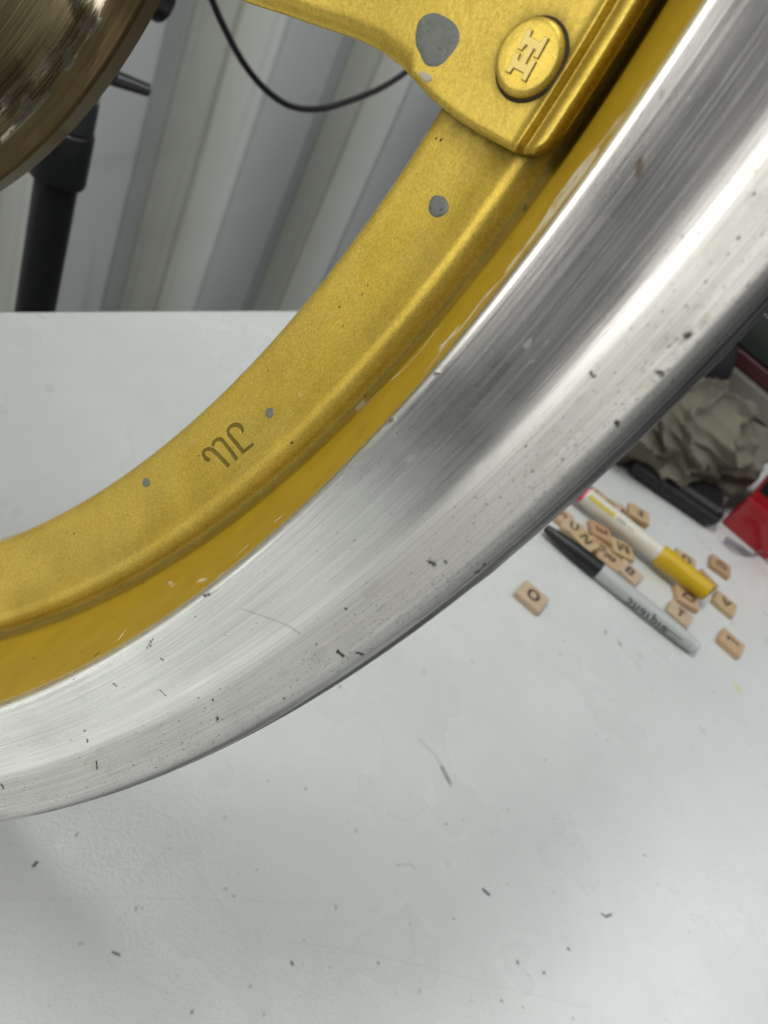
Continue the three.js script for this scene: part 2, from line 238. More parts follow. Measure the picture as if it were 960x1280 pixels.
// brushed aluminium: turning marks run round the rim
const LW = 2048, LH = 512, lipV = (r) => (r - RB) / (RD - RB), lz = (r) => r < 0.24 ? 0.0282 : 0.0282 + 0.0028 * sst(0.24, 0.2455, r);
const lipUV = (px, py) => { const q = polar(px, py, lz); return [(q.a - A0) / DA * LW, lipV(q.r) * LH]; };
const lipPits = layer(LW, LH, (g) => {
  const S = (pts, lw, al) => { const Q = pts.map((q) => lipUV(...q)); g.globalAlpha = al; g.lineWidth = lw * 0.3; g.beginPath(); Q.forEach(([x, y], i) => i ? g.lineTo(x, y) : g.moveTo(x, y)); g.stroke(); if (lw > 4) for (const [x, y] of Q) for (let k = 0; k < 5; k++) { g.globalAlpha = al * rr(0.4, 1); g.beginPath(); g.ellipse(x + rr(-0.18, 0.18) * lw, y + rr(-0.6, 0.6) * lw, lw * rr(0.06, 0.2), lw * rr(0.15, 0.55), rr(-0.5, 0.5), 0, 7); g.fill(); } };
  S([[546, 467], [550, 466]], 7, 1); S([[488, 527], [491, 524]], 10, 1); S([[479, 535], [488, 527]], 4, 0.7); S([[498, 541], [499, 542]], 5, 0.8); S([[262, 741], [258, 744]], 9, 0.9); S([[262, 742], [275, 736]], 4, 0.6); S([[190, 800], [186, 808]], 5, 0.9); S([[193, 797], [190, 806]], 5, 0.9); S([[143, 853], [147, 857]], 6, 0.8); S([[202, 822], [205, 824]], 6, 0.8); S([[200, 863], [206, 870]], 5, 0.7); S([[109, 925], [109, 928]], 7, 0.9); S([[120, 953], [120, 961]], 7, 0.95); S([[105, 914], [106, 914]], 6, 0.8); S([[422, 815], [428, 819]], 8, 1); S([[447, 815], [452, 818]], 7, 0.9); S([[432, 760], [434, 761]], 5, 0.9); S([[536, 703], [542, 706]], 9, 0.9); S([[555, 702], [557, 704]], 6, 0.6); S([[470, 765], [480, 757]], 4, 0.6); S([[270, 899], [271, 900]], 7, 0.9); S([[266, 874], [267, 875]], 5, 0.9); S([[822, 465], [828, 466]], 8, 0.7); S([[858, 420], [862, 418]], 9, 0.5); S([[836, 434], [846, 425]], 5, 0.6); S([[770, 527], [773, 530]], 8, 0.9); S([[738, 466], [742, 470]], 6, 0.6); S([[827, 470], [835, 462]], 5, 0.5);
  S([[303, 760], [330, 771], [352, 779], [368, 787], [376, 792]], 2.2, 0.8); S([[14, 928], [35, 921], [52, 914]], 2, 0.7); S([[604, 709], [594, 717]], 7, 0.9); S([[640, 686], [560, 746]], 3.5, 0.7); S([[575, 738], [520, 778]], 4, 0.7); S([[2, 980], [4, 984]], 9, 0.8);
  for (let i = 0; i < 5200; i++) { g.globalAlpha = rr(0.25, 1.0); const b = rnd() < 0.78, y = b ? (0.55 + 0.36 * Math.sqrt(rnd())) * LH : rr(0.03, 0.6) * LH, s = rr(0.28, 0.8) * (0.5 + 0.7 * vnoise(i * 0.37, y * 0.02, 9999, 9999, 3)) * (rnd() < 0.04 ? 1.8 : 1); g.beginPath(); g.ellipse(rr(0, LW), y, s * rr(0.6, 1.4), s * 2, rr(-0.6, 0.6), 0, 7); g.fill(); }
});
const lipHaze = layer(LW, LH, (g) => { for (const [px, py, s] of [[514, 572, 7], [600, 585, 3], [725, 500, 3], [660, 430, 3]]) { const [x, y] = lipUV(px, py); for (let k = 0; k < 26; k++) { g.globalAlpha = rr(0.1, 0.5); g.beginPath(); g.ellipse(x + rr(-s, s) * 0.6, y + rr(-s, s) * 1.4, rr(1, 4), rr(1, 6), rr(0, 3), 0, 7); g.fill(); } } });
const lipStain = layer(LW, LH, (g) => { const B = (px, py, a, b, al) => { const [x, y] = lipUV(px, py); g.globalAlpha = al; g.beginPath(); g.ellipse(x, y, a, b, 0.3, 0, 7); g.fill(); }; B(799, 211, 4, 14, 0.8); B(800, 203, 3, 8, 0.6); B(827, 119, 2.5, 7, 0.5); B(857, 419, 6, 12, 0.35); B(880, 403, 5, 10, 0.3); for (let i = 0; i < 60; i++) { g.globalAlpha = rr(0.04, 0.15); g.beginPath(); g.ellipse(rr(0, LW), rr(0.6, 0.9) * LH, rr(3, 18), rr(6, 22), 0, 0, 7); g.fill(); } });
const streak = (u, v, s) => 0.36 * vnoise(u * 18, v * 420, 18, 420, s) + 0.42 * vnoise(u * 26, v * 230, 26, 230, s + 1) + 0.22 * vnoise(u * 8, v * 110, 8, 110, s + 2);
const lipMap = tex(LW, LH, (u, v, i, j) => {
  const st = streak(u, v, 80), n = fbm(u * 30, v * 3, 30, 3, 84, 4), k = 0.68 + 0.12 * n + 0.34 * (st - 0.5), p = lipPits(i, j), s = lipStain(i, j), hz = lipHaze(i, j) * 0.1;
  const edge = sst(0.88, 0.96, v) * (1 - 0.8 * sst(0.985, 0.998, v)) * (0.25 + 0.75 * sst(0.28, 0.52, 0.75 * vnoise(u * 10, v * 150, 10, 150, 86) + 0.3 * fbm(u * 40, v * 40, 40, 40, 87, 3)));      // outer edge: wear, and the dark reflection there painted into the colour
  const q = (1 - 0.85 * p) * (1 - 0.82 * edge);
  const kk = lerp(k * (1 - 0.27 * sst(0.5, 0.65, v)), 0.9, hz); return [kk * q * (1 - 0.45 * s), kk * q * (1 - 0.52 * s), kk * 0.975 * q * (1 - 0.66 * s)];  // outer band dimmed in colour to hold its glare down
}, true);
const lipRough = tex(LW, LH, (u, v, i, j) => { const st = streak(u, v, 90), m = fbm(u * 40, v * 4, 40, 4, 95, 4); return clamp(0.19 + 0.11 * st + 0.10 * m + 0.5 * lipPits(i, j) + 0.12 * lipHaze(i, j) + 0.26 * sst(0.45, 0.66, v)); });
const lipBump = tex(LW, LH, (u, v, i, j) => 0.5 + 0.42 * (streak(u, v, 98) - 0.5) + 0.12 * (fbm(u * 300, v * 40, 300, 40, 99, 2) - 0.5) * sst(0.4, 0.6, v) - 0.35 * lipPits(i, j));
lipMap.wrapT = lipRough.wrapT = lipBump.wrapT = THREE.ClampToEdgeWrapping;
const polished = phy({ map: lipMap, metalness: 1, roughness: 1, roughnessMap: lipRough, bumpMap: lipBump, bumpScale: 0.00005, anisotropy: 0.55, anisotropyRotation: Math.PI / 2 });

// --- rim parts
const mir = (p) => p.map(([r, z]) => [r, -0.009 - z]).reverse();
const lipFront = cr([[RB, 0.0268], [0.2297, 0.0277], [0.22995, 0.0282], [0.2304, 0.0285], [0.2312, 0.02855], [0.2330, 0.0285], [0.2360, 0.02825], [0.2385, 0.0281], [0.2403, 0.0283], [0.2418, 0.0290], [0.2436, 0.0300], [0.2450, 0.0308], [0.2460, 0.03115], [0.2467, 0.0310], [0.2474, 0.0305], [0.2481, 0.0296], [0.2486, 0.0284], [0.2488, 0.0275], [0.2487, 0.0268]], 72);
const lipUnder = cr([[0.2487, 0.0268], [0.2478, 0.0256], [0.2455, 0.0250], [0.2420, 0.0240], [0.2390, 0.0205], [0.2365, 0.0195], [0.2350, 0.0170], [0.2338, 0.0110], [0.2330, -0.0045]], 30);
const lipProf = [...lipFront, ...lipUnder.slice(1)];
const rimG = revolve([...lipProf, ...mir(lipProf).slice(1)], 540, (r, z, i) => z > -0.0045 && i < lipFront.length ? clamp(lipV(r), 0.003, 0.997) : 0.3);
{ const p = rimG.attributes.position, a0 = polar(601, 716, 0.0275).a; for (let i = 0; i < p.count; i++) { const x = p.getX(i), y = p.getY(i), r = Math.hypot(x, y), d = (Math.atan2(y, x) - a0) / 0.0055; if (r > 0.2478 && p.getZ(i) > 0.024 && Math.abs(d) < 1) { const k = 1 + 0.0042 * (1 - d * d) * (0.6 + 0.4 * Math.sin(d * 5)); p.setXY(i, x * k, y * k); } } }
up(part('rim', rimG, polished, wheel, 'brushed aluminium rim lip with pits and a worn outer edge darkened by painted-in reflection').geometry);
const bandProf = cr([[RE - 0.0001, 0.0055], [0.2227, 0.0058], [0.2233, 0.0066], [0.2238, 0.0080], [0.2247, 0.0107], [0.2265, 0.0165], [0.2284, 0.0225], [0.2296, 0.0267]], 24).concat([[0.2299, 0.0270]]);
const bandG = revolve(bandProf, 420, (r, z) => clamp(bz(z), 0.006, 0.994)), bandB = revolve(mir(bandProf), 420, (r, z) => clamp(bz(-0.009 - z), 0.006, 0.994));
up(part('painted_band', mergeGeometries([bandG, bandB]), goldBand, wheel, 'ochre yellow painted band scuffed through to pale metal').geometry);
const ribFront = cr([[RA, -0.0045], [RA, -0.0012], [0.20545, -0.0003], [0.2060, 0.00025], [0.2085, 0.0013], [0.2125, 0.0029], [0.2155, 0.0043], [0.2175, 0.0055], [0.2186, 0.0061], [0.2197, 0.0063], [0.2208, 0.0061], [0.2217, 0.0057], [RE + 0.0002, 0.0056]], 60);
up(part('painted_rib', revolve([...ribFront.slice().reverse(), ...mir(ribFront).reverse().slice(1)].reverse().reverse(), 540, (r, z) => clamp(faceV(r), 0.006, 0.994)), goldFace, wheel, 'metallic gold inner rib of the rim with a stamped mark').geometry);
const rib = wheel.children[wheel.children.length - 1];
// bare grey spots left in the paint: thin smooth patches on the rib
const primer = std({ map: tex(256, 256, (u, v) => { const k = 0.75 + 0.35 * fbm(u * 20, v * 20, 20, 20, 300, 5) - 0.35 * sst(0.78, 0.9, vnoise(u * 60, v * 60, 60, 60, 301)); return [0.135 * k, 0.148 * k, 0.135 * k]; }, true), roughness: 0.5, metalness: 0.1 });
const zface = (r) => { const P = ribFront; for (let i = 8; i < P.length - 1; i++) if (P[i][0] <= r && P[i + 1][0] > r) return lerp(P[i][1], P[i + 1][1], (r - P[i][0]) / Math.max(1e-9, P[i + 1][0] - P[i][0])); return P[P.length - 1][1]; };
const plateZ = (r) => { const x = (r - RA) * 0.364 + 0.0031, f = -0.0072; return 0.5 * (x + f + Math.sqrt((x - f) ** 2 + 0.004 ** 2)); };
function patch(outline, zf, lift) {                    // photograph outline -> a thin domed patch lying on the wheel
  const pts = outline.map(([x, y]) => { const q = polar(x, y, zf); return new THREE.Vector2(q.r * Math.cos(q.a), q.r * Math.sin(q.a)); });
  const c = pts.reduce((s, p) => s.add(p), new THREE.Vector2()).divideScalar(pts.length), K = 4, n = pts.length, pos = [c.x, c.y, zf(c.length()) + lift], uv = [c.x * 60, c.y * 60], idx = [];
  for (let k = 1; k <= K; k++) for (let i = 0; i < n; i++) { const p = c.clone().lerp(pts[i], k === K ? 1 : k / K * 1.02); pos.push(p.x, p.y, zf(p.length()) + (k === K ? -0.0002 : lift)); uv.push(p.x * 60, p.y * 60); }
  for (let i = 0; i < n; i++) { const j = (i + 1) % n; idx.push(0, 1 + i, 1 + j); for (let k = 0; k < K - 1; k++) { const a = 1 + k * n + i, b = 1 + k * n + j, d = a + n, e = b + n; idx.push(a, d, b, b, d, e); } }
  const g = new THREE.BufferGeometry(); g.setAttribute('position', new THREE.Float32BufferAttribute(pos, 3)); g.setAttribute('uv', new THREE.Float32BufferAttribute(uv, 2)); g.setIndex(idx); g.computeVertexNormals();
  if (g.attributes.normal.getZ(0) < 0) { for (let i = 0; i < idx.length; i += 3) [idx[i], idx[i + 1]] = [idx[i + 1], idx[i]]; g.setIndex(idx); g.computeVertexNormals(); }
  return up(g);
}
const oval = (x, y, a, b, rot, wob = 0.04) => Array.from({ length: 36 }, (_, i) => { const t = i / 36 * 2 * Math.PI, w = 1 + wob * Math.sin(3 * t + x) + wob * 0.6 * Math.sin(5 * t + y), p = a * w * Math.cos(t), q = b * w * Math.sin(t); return [x + p * Math.cos(rot) - q * Math.sin(rot), y + p * Math.sin(rot) + q * Math.cos(rot)]; });
for (const [x, y, a, b, l] of [[548, 258, 15.5, 17, 'largest round grey spot on the gold rib, below the spoke'], [337, 516, 6.3, 8, 'small round grey spot above the stamped mark'], [183, 603, 6, 6.8, 'small round grey spot on the gold rib, lower left of the stamped mark']]) part('grey_spot', patch(oval(x, y, a, b, 0.1), zface, 0.00007), primer, rib, l);

// --- spokes: pressed plates riveted to the rib
const PU = 5.5, wrap = (x) => ((x % 1) + 1) % 1, rcp = polar(664, 75, (r) => Math.max(-0.0072, (r - RA) * 0.364 + 0.0031)), ruv = [wrap(rcp.r * Math.cos(rcp.a) * PU), wrap(rcp.r * Math.sin(rcp.a) * PU)];
const plateTone = tex(2048, 2048, (u, v, i, j) => {
  const c = goldTone(fbm(u * 20, v * 20, 20, 20, 102, 5), 0.4 * hash(i, j, 108) + 0.6 * vnoise(u * 1000, v * 1000, 1000, 1000, 109), fbm(u * 9, v * 9, 9, 9, 104, 4));
  let dx = Math.abs(u - ruv[0]), dy = Math.abs(v - ruv[1]); dx = Math.min(dx, 1 - dx); dy = Math.min(dy, 1 - dy);
  const d = Math.hypot(dx, dy) / PU, n = fbm(u * 90, v * 90, 90, 90, 106, 3), q = d > 0.004 ? Math.exp(-(d - 0.004) / 0.0005) * (0.5 + 0.9 * n) + 0.35 * Math.exp(-(d - 0.004) / 0.0016) * n : 0.0;
  const sp = sst(0.9, 0.95, vnoise(u * 500, v * 500, 500, 500, 107)) * sst(0.5, 0.7, fbm(u * 12, v * 12, 12, 12, 117, 3)) * 0.5, k = (1 - clamp(q * 0.8)) * (1 - sp);
  return [c[0] * k, c[1] * k, c[2] * k];
}, true);
const plateBump = tex(1024, 1024, (u, v) => 0.5 * vnoise(u * 400, v * 400, 400, 400, 161) + 0.5 * fbm(u * 130, v * 130, 130, 130, 162, 3));
const goldPlate = phy({ map: plateTone, metalness: 0.66, roughness: 0.42, bumpMap: plateBump, bumpScale: 0.00004 });
const ctr = 2.1 * D2R;                                  // middle line of the first spoke
const edge = [[0.045, 24], [0.06, 21], [0.09, 14.5], [0.12, 10.6], [0.145, 8.4], [0.1686, 6.59], [0.1767, 5.79], [0.1889, 4.83], [0.1935, 4.62], [0.198, 4.62], [0.205, 4.86], [0.2095, 4.87], [0.2133, 4.79], [0.2181, 4.62], [0.2206, 4.35], [0.2216, 4.0], [0.2221, 3.6]];
const half = (r) => { for (let i = 0; i < edge.length - 1; i++) if (r <= edge[i + 1][0]) { const t = clamp((r - edge[i][0]) / (edge[i + 1][0] - edge[i][0])); return lerp(edge[i][1], edge[i + 1][1], t) * D2R; } return 3.6 * D2R; };
function plate() {
  const rows = [], NV = 48, T = 0.0017; let r = 0.045;
  while (r < 0.2185) { rows.push(r); r += r < 0.19 ? 0.0022 : r < 0.2164 ? 0.0007 : 0.0002; }
  for (let k = 0; k <= 20; k++) rows.push(0.2185 + (0.2221 - 0.2185) * Math.sin(k / 20 * Math.PI / 2));
  const pos = [], uv = [], idx = [], n = rows.length, m = NV + 1;
  const lift = (r, d) => {                              // the pressed outer flange: a groove then a raised bead
    const e = 0.2221 - r;
    return 0.0008 * Math.exp(-(((e - 0.0013) / 0.0009) ** 4)) - 0.0007 * Math.exp(-(((e - 0.0029) / 0.00045) ** 2)) + 0.0004 * Math.exp(-(((e - 0.0038) / 0.0005) ** 2)) - 0.0012 * Math.exp(-((Math.max(0, e) / 0.00035) ** 2)) - (r < 0.2 ? 0.0012 : 0.0006) * Math.exp(-((d / (r < 0.2 ? 0.0011 : 0.00035)) ** 2));
  };
  for (const side of [1, 0]) for (let i = 0; i < n; i++) for (let j = 0; j < m; j++) {
    const q = j / NV * 2 - 1, s = Math.sign(q) * (1 - (1 - Math.abs(q)) ** 1.7), h = half(rows[i]), a = ctr + h * s, d = (1 - Math.abs(s)) * h * rows[i];
    pos.push(rows[i] * Math.cos(a), rows[i] * Math.sin(a), plateZ(rows[i]) + (side ? lift(rows[i], d) : -T - 0.0004)); uv.push(pos[pos.length - 3] * PU, pos[pos.length - 2] * PU);
  }
  const q = (i, j, s) => (s ? 0 : n * m) + i * m + j;
  for (let i = 0; i < n - 1; i++) for (let j = 0; j < NV; j++) { idx.push(q(i, j, 1), q(i + 1, j, 1), q(i, j + 1, 1), q(i + 1, j, 1), q(i + 1, j + 1, 1), q(i, j + 1, 1)); idx.push(q(i, j, 0), q(i, j + 1, 0), q(i + 1, j, 0), q(i + 1, j, 0), q(i, j + 1, 0), q(i + 1, j + 1, 0)); }
  for (let i = 0; i < n - 1; i++) { idx.push(q(i, 0, 0), q(i + 1, 0, 0), q(i, 0, 1), q(i + 1, 0, 0), q(i + 1, 0, 1), q(i, 0, 1)); idx.push(q(i, NV, 0), q(i, NV, 1), q(i + 1, NV, 0), q(i + 1, NV, 0), q(i, NV, 1), q(i + 1, NV, 1)); }
  for (let j = 0; j < NV; j++) { idx.push(q(n - 1, j, 0), q(n - 1, j + 1, 0), q(n - 1, j, 1), q(n - 1, j + 1, 0), q(n - 1, j + 1, 1), q(n - 1, j, 1)); idx.push(q(0, j, 0), q(0, j, 1), q(0, j + 1, 0), q(0, j + 1, 0), q(0, j, 1), q(0, j + 1, 1)); }
  const g = new THREE.BufferGeometry(); g.setAttribute('position', new THREE.Float32BufferAttribute(pos, 3)); g.setAttribute('uv', new THREE.Float32BufferAttribute(uv, 2)); g.setIndex(idx); g.computeVertexNormals();
  return g;
}
const plateG = plate();
const rivetProf = [[0, 0.00105], [0.002, 0.00105], [0.0033, 0.00100], [0.0037, 0.00088], [0.00395, 0.0006], [0.00403, 0.0003], [0.00403, -0.0012]];
const rivetG = new THREE.LatheGeometry(rivetProf.map(([a, b]) => new THREE.Vector2(a, b)).reverse(), 48).rotateX(Math.PI / 2);
{ const p = rivetG.attributes.position, u = rivetG.attributes.uv; for (let i = 0; i < p.count; i++) u.setXY(i, p.getX(i) * 9, p.getY(i) * 9); }
const shadeRingG = new THREE.TorusGeometry(0.00418, 0.00022, 10, 64);
const grimeShade = std({ color: lin(0.03, 0.024, 0.012), roughness: 0.9 });  // dark ring at each rivet: contact shade painted in, with dirt
function emblem() {                                     // a slab-serif H lying on its side
  const sh = new THREE.Shape(), st = 0.42, sl = 1.18, ln = 1.28, sp = 1.45, tk = 0.36, cb = 0.42;   // millimetres
  const P = []; const half1 = [[-ln - tk, sp + sl], [-ln + tk * 0.6, sp + sl], [-ln + tk, sp + st], [ln - tk, sp + st], [ln - tk * 0.6, sp + sl], [ln + tk, sp + sl], [ln + tk, sp - sl], [ln - tk * 0.6, sp - sl], [ln - tk, sp - st], [cb, sp - st]];
  P.push(...half1, ...half1.map(([x, y]) => [x, -y]).reverse()); const left = [[-cb, -(sp - st)], [-ln + tk, -(sp - st)], [-ln + tk * 0.6, -(sp - sl)], [-ln - tk, -(sp - sl)]];
  P.splice(20, 0); const all = [[-ln - tk, sp + sl], [-ln + tk * 0.6, sp + sl], [-ln + tk, sp + st], [ln - tk, sp + st], [ln - tk * 0.6, sp + sl], [ln + tk, sp + sl], [ln + tk, sp - sl], [ln - tk * 0.6, sp - sl], [ln - tk, sp - st], [cb, sp - st], [cb, -(sp - st)], [ln - tk, -(sp - st)], [ln - tk * 0.6, -(sp - sl)], [ln + tk, -(sp - sl)], [ln + tk, -(sp + sl)], [ln - tk * 0.6, -(sp + sl)], [ln - tk, -(sp + st)], [-ln + tk, -(sp + st)], [-ln + tk * 0.6, -(sp + sl)], [-ln - tk, -(sp + sl)], [-ln - tk, -(sp - sl)], [-ln + tk * 0.6, -(sp - sl)], [-ln + tk, -(sp - st)], [-cb, -(sp - st)], [-cb, sp - st], [-ln + tk, sp - st], [-ln + tk * 0.6, sp - sl], [-ln - tk, sp - sl]];
  all.forEach(([x, y], i) => i ? sh.lineTo(x * 0.00082, y * 0.00082) : sh.moveTo(x * 0.00082, y * 0.00082)); sh.closePath();
  return new THREE.ExtrudeGeometry(sh, { depth: 0.00006, bevelEnabled: true, bevelThickness: 0.00018, bevelSize: 0.00012, bevelSegments: 3 });
}
const emblemG = emblem();
const wornGold = phy({ color: lin(0.50, 0.40, 0.13), metalness: 0.6, roughness: 0.45, bumpMap: plateBump, bumpScale: 0.00006 });
const tilt = 0.24, rc = polar(664, 75, plateZ);
const e1 = polar(600 + 505 / 7.38, 10 + 365 / 7.38, plateZ), e2 = polar(600 + 390 / 7.38, 10 + 580 / 7.38, plateZ);
const eDir = Math.atan2(e1.r * Math.sin(e1.a) - e2.r * Math.sin(e2.a), e1.r * Math.cos(e1.a) - e2.r * Math.cos(e2.a));
for (let k = 0; k < 5; k++) {
  const s = part('spoke', plateG, goldPlate, wheel, k ? undefined : 'gold pressed spoke plate with a large grey bare patch and a stamped rivet'); s.rotation.z = k * 72 * D2R; s.position.y = BOT;
  for (const a of [rc.a, 2 * ctr - rc.a]) {
    const v = part('rivet', rivetG, goldPlate, s), q = new THREE.Quaternion().setFromAxisAngle(new THREE.Vector3(-Math.sin(a), Math.cos(a), 0), -tilt);
    const P = new THREE.Vector3(rc.r * Math.cos(a), rc.r * Math.sin(a), plateZ(rc.r));
    v.position.copy(P).z += 0.00015; v.quaternion.copy(q);
    const gv = part('rivet_shade_ring', shadeRingG, grimeShade, s); gv.position.copy(P).add(new THREE.Vector3(0, 0, 0.00002).applyQuaternion(q)); gv.quaternion.setFromAxisAngle(new THREE.Vector3(-Math.sin(a), Math.cos(a), 0), -Math.atan(0.364));
    const em = part('emblem', emblemG, wornGold, s, 'raised slab letter H stamped on the rivet'); em.position.copy(P).add(new THREE.Vector3(0, 0, 0.00116).applyQuaternion(q)); em.quaternion.copy(q).multiply(new THREE.Quaternion().setFromAxisAngle(new THREE.Vector3(0, 0, 1), eDir - Math.PI / 2));
  }
  if (!k) {
    const blob = [[516, 32], [520, 20], [530, 12], [541, 9], [553, 12], [563, 17], [574, 26], [580, 38], [580, 52], [574, 64], [566, 74], [558, 83], [549, 89], [540, 90], [531, 88], [525, 80], [521, 70], [516, 60], [514, 47]];
    const c = new THREE.CatmullRomCurve3(blob.map(([x, y]) => new THREE.Vector3(x, y, 0)), true).getPoints(48).slice(0, 48).map((p) => [p.x, p.y]);
    const pt = part('grey_patch', patch(c, plateZ, 0.00008).translate(0, -BOT, 0), primer, s, 'large irregular grey patch where the gold paint is gone');
    part('bare_chip', patch(oval(532, 96, 12, 6, 0.55, 0.1), plateZ, 0.00006).translate(0, -BOT, 0), std({ color: lin(0.40, 0.35, 0.29), roughness: 0.6 }), s, 'pale chip on the edge of the spoke');
  }
}
// --- brake disc and hub
{
  const DH = 512;
  const dm = tex(1024, DH, (u, v) => {
    const st = 0.5 * vnoise(u * 3, v * 180, 3, 180, 120) + 0.5 * vnoise(u * 7, v * 90, 7, 90, 121), n = fbm(u * 14, v * 6, 14, 6, 122, 5), rust = clamp(sst(0.80, 0.9, v + 0.12 * (n - 0.5)) + 0.9 * sst(0.62, 0.75, n));
    const k = 0.18 + 0.34 * st;
    const sh = sst(0.70, 0.76, v) * (1 - sst(0.86, 0.89, v)) * sst(0.5, 0.6, fbm(u * 26, v * 30, 26, 30, 128, 4)) * (0.4 + 0.6 * st); if (sh > 0.02) return [lerp(0.18 * k, 0.34, sh), lerp(0.15 * k, 0.31, sh), lerp(0.07 * k, 0.25, sh)];  // patchy pale ring: lamp reflection painted in over pad-polished metal
    return [lerp(0.20 * k, 0.075, rust * 0.7), lerp(0.166 * k, 0.052, rust * 0.7), lerp(0.080 * k, 0.024, rust * 0.7)];
  }, true);
  const dr = tex(1024, DH, (u, v) => { const st = vnoise(u * 4, v * 200, 4, 200, 123), n = fbm(u * 14, v * 6, 14, 6, 122, 5), rust = clamp(sst(0.80, 0.9, v + 0.12 * (n - 0.5)) + 0.9 * sst(0.62, 0.75, n)); const sh = sst(0.70, 0.76, v) * (1 - sst(0.86, 0.89, v)) * sst(0.5, 0.6, fbm(u * 26, v * 30, 26, 30, 128, 4)); return lerp(0.17 + 0.12 * st + 0.3 * rust, 0.12, sh); });
  const db = tex(1024, DH, (u, v) => 0.5 * vnoise(u * 4, v * 220, 4, 220, 125) + 0.3 * vnoise(u * 9, v * 80, 9, 80, 126) + 0.2 * fbm(u * 60, v * 40, 60, 40, 127, 3));
  const steel = phy({ map: dm, roughness: 1, roughnessMap: dr, metalness: 0.85, bumpMap: db, bumpScale: 0.00005 });
  const z = -0.0445, prof = cr([[0.084, z], [0.083, z + 0.0005], [0.083, z + 0.0045], [0.084, z + 0.005], [0.10, z + 0.0051], [0.1235, z + 0.0051], [0.1245, z + 0.0047], [0.1278, z + 0.0046]], 40).concat([[0.1282, z + 0.0043], [0.1285, z + 0.004], [0.1285, z + 0.0004], [0.1281, z], [0.084, z]]);
  up(part('brake_disc', toCreasedNormals(revolve(prof, 240, (r) => (r - 0.083) / 0.0455), 0.6), steel, wheel, 'brown steel brake disc with turning marks and rust at its edge').geometry);
  const hub = revolve([[0.010, 0.020], [0.010, 0.030], [0.022, 0.030], [0.026, 0.026], [0.028, 0.004], [0.046, -0.002], [0.052, -0.0075], [0.052, -0.012], [0.034, -0.02], [0.034, -0.036], [0.09, -0.0395], [0.092, -0.0425], [0.088, -0.046], [0.034, -0.05], [0.026, -0.062], [0.010, -0.062], [0.010, 0.020]], 96, (r, z) => r * 9);
  up(part('hub', toCreasedNormals(hub, 0.5), goldPlate, wheel).geometry);
}

// ------------------------------------------------------------------ stand behind the bench
{
  const t = thing('tripod_stand', 'black steel post of a stand behind the bench, against the corrugated wall', 'stand', [0.268, -0.75, -0.52]);
  const blk = std({ color: lin(0.012, 0.013, 0.014), roughness: 0.35 }), gry = std({ color: lin(0.035, 0.037, 0.04), roughness: 0.45 }), chr = std({ color: lin(0.6, 0.6, 0.6), metalness: 1, roughness: 0.2 });
  const cyl = (r0, r1, y0, y1, s = 40) => new THREE.CylinderGeometry(r1, r0, y1 - y0, s).translate(0, (y0 + y1) / 2 + 0.75, 0);
  const lathe = (pts) => new THREE.LatheGeometry(pts.map(([r, y]) => new THREE.Vector2(r, y + 0.75)), 48);
  part('post', cyl(0.0155, 0.0155, -0.70, 0.3), blk, t);
  part('collar', lathe([[0.0156, -0.004], [0.0195, -0.004], [0.0203, -0.002], [0.0203, 0.034], [0.019, 0.037], [0.0156, 0.037]]), blk, t);
  part('upper_collar', lathe([[0.0156, 0.037], [0.0185, 0.037], [0.0190, 0.039], [0.0190, 0.058], [0.018, 0.060], [0.0156, 0.060]]), gry, t);
  part('ring', lathe([[0.0156, 0.060], [0.0185, 0.060], [0.0187, 0.063], [0.0156, 0.064]]), chr, t);
  const lv = part('clamp_lever', mergeGeometries([new THREE.CylinderGeometry(0.0045, 0.006, 0.034, 20).rotateZ(-Math.PI / 2 - 0.1).translate(0.036, 0, 0), new THREE.SphereGeometry(0.0075, 20, 14).translate(0.02, 0.003, 0)]), std({ color: lin(0.1, 0.1, 0.1), metalness: 0.7, roughness: 0.25 }), t, 'short steel clamp lever sticking out of the post');
  lv.position.set(0, 0.75 + 0.076, 0.004);
  const kn = part('knob', new THREE.CylinderGeometry(0.016, 0.016, 0.03, 32).rotateZ(Math.PI / 2 - 0.2).translate(0.036, 0, 0), blk, t); kn.position.set(0, 0.75 + 0.137, 0);
  const rg = part('knob_ring', new THREE.CylinderGeometry(0.0163, 0.0163, 0.003, 32).rotateZ(Math.PI / 2 - 0.2).translate(0.032, 0, 0), chr, t); rg.position.copy(kn.position); rg.visible = true;
  for (let k = 0; k < 3; k++) { const a = k * 2.094 + 0.5; part('foot', new THREE.CylinderGeometry(0.009, 0.009, 0.36, 16).rotateX(1.12).translate(0, 0.09, 0.17), blk, t).rotation.y = a; }
}
{
  const pts = [[222, -120, -0.72], [265, 0, -0.72], [282, 38, -0.715], [304, 78, -0.71], [332, 112, -0.71], [364, 133, -0.71], [400, 136, -0.71], [440, 125, -0.71], [480, 108, -0.715], [515, 84, -0.72], [560, 40, -0.73], [590, -40, -0.74]].map(([x, y, z]) => onBack(x, y, z));
  const b = pts[0].clone(), c = new THREE.CatmullRomCurve3(pts.map((p) => p.clone().sub(b)));
  const t = part('power_cable', new THREE.TubeGeometry(c, 120, 0.0036, 12), std({ color: lin(0.008, 0.008, 0.009), roughness: 0.45 }), scene);
  t.position.copy(b); tag(t, 'thin black cable hanging in a loop before the corrugated wall', 'cable');
}

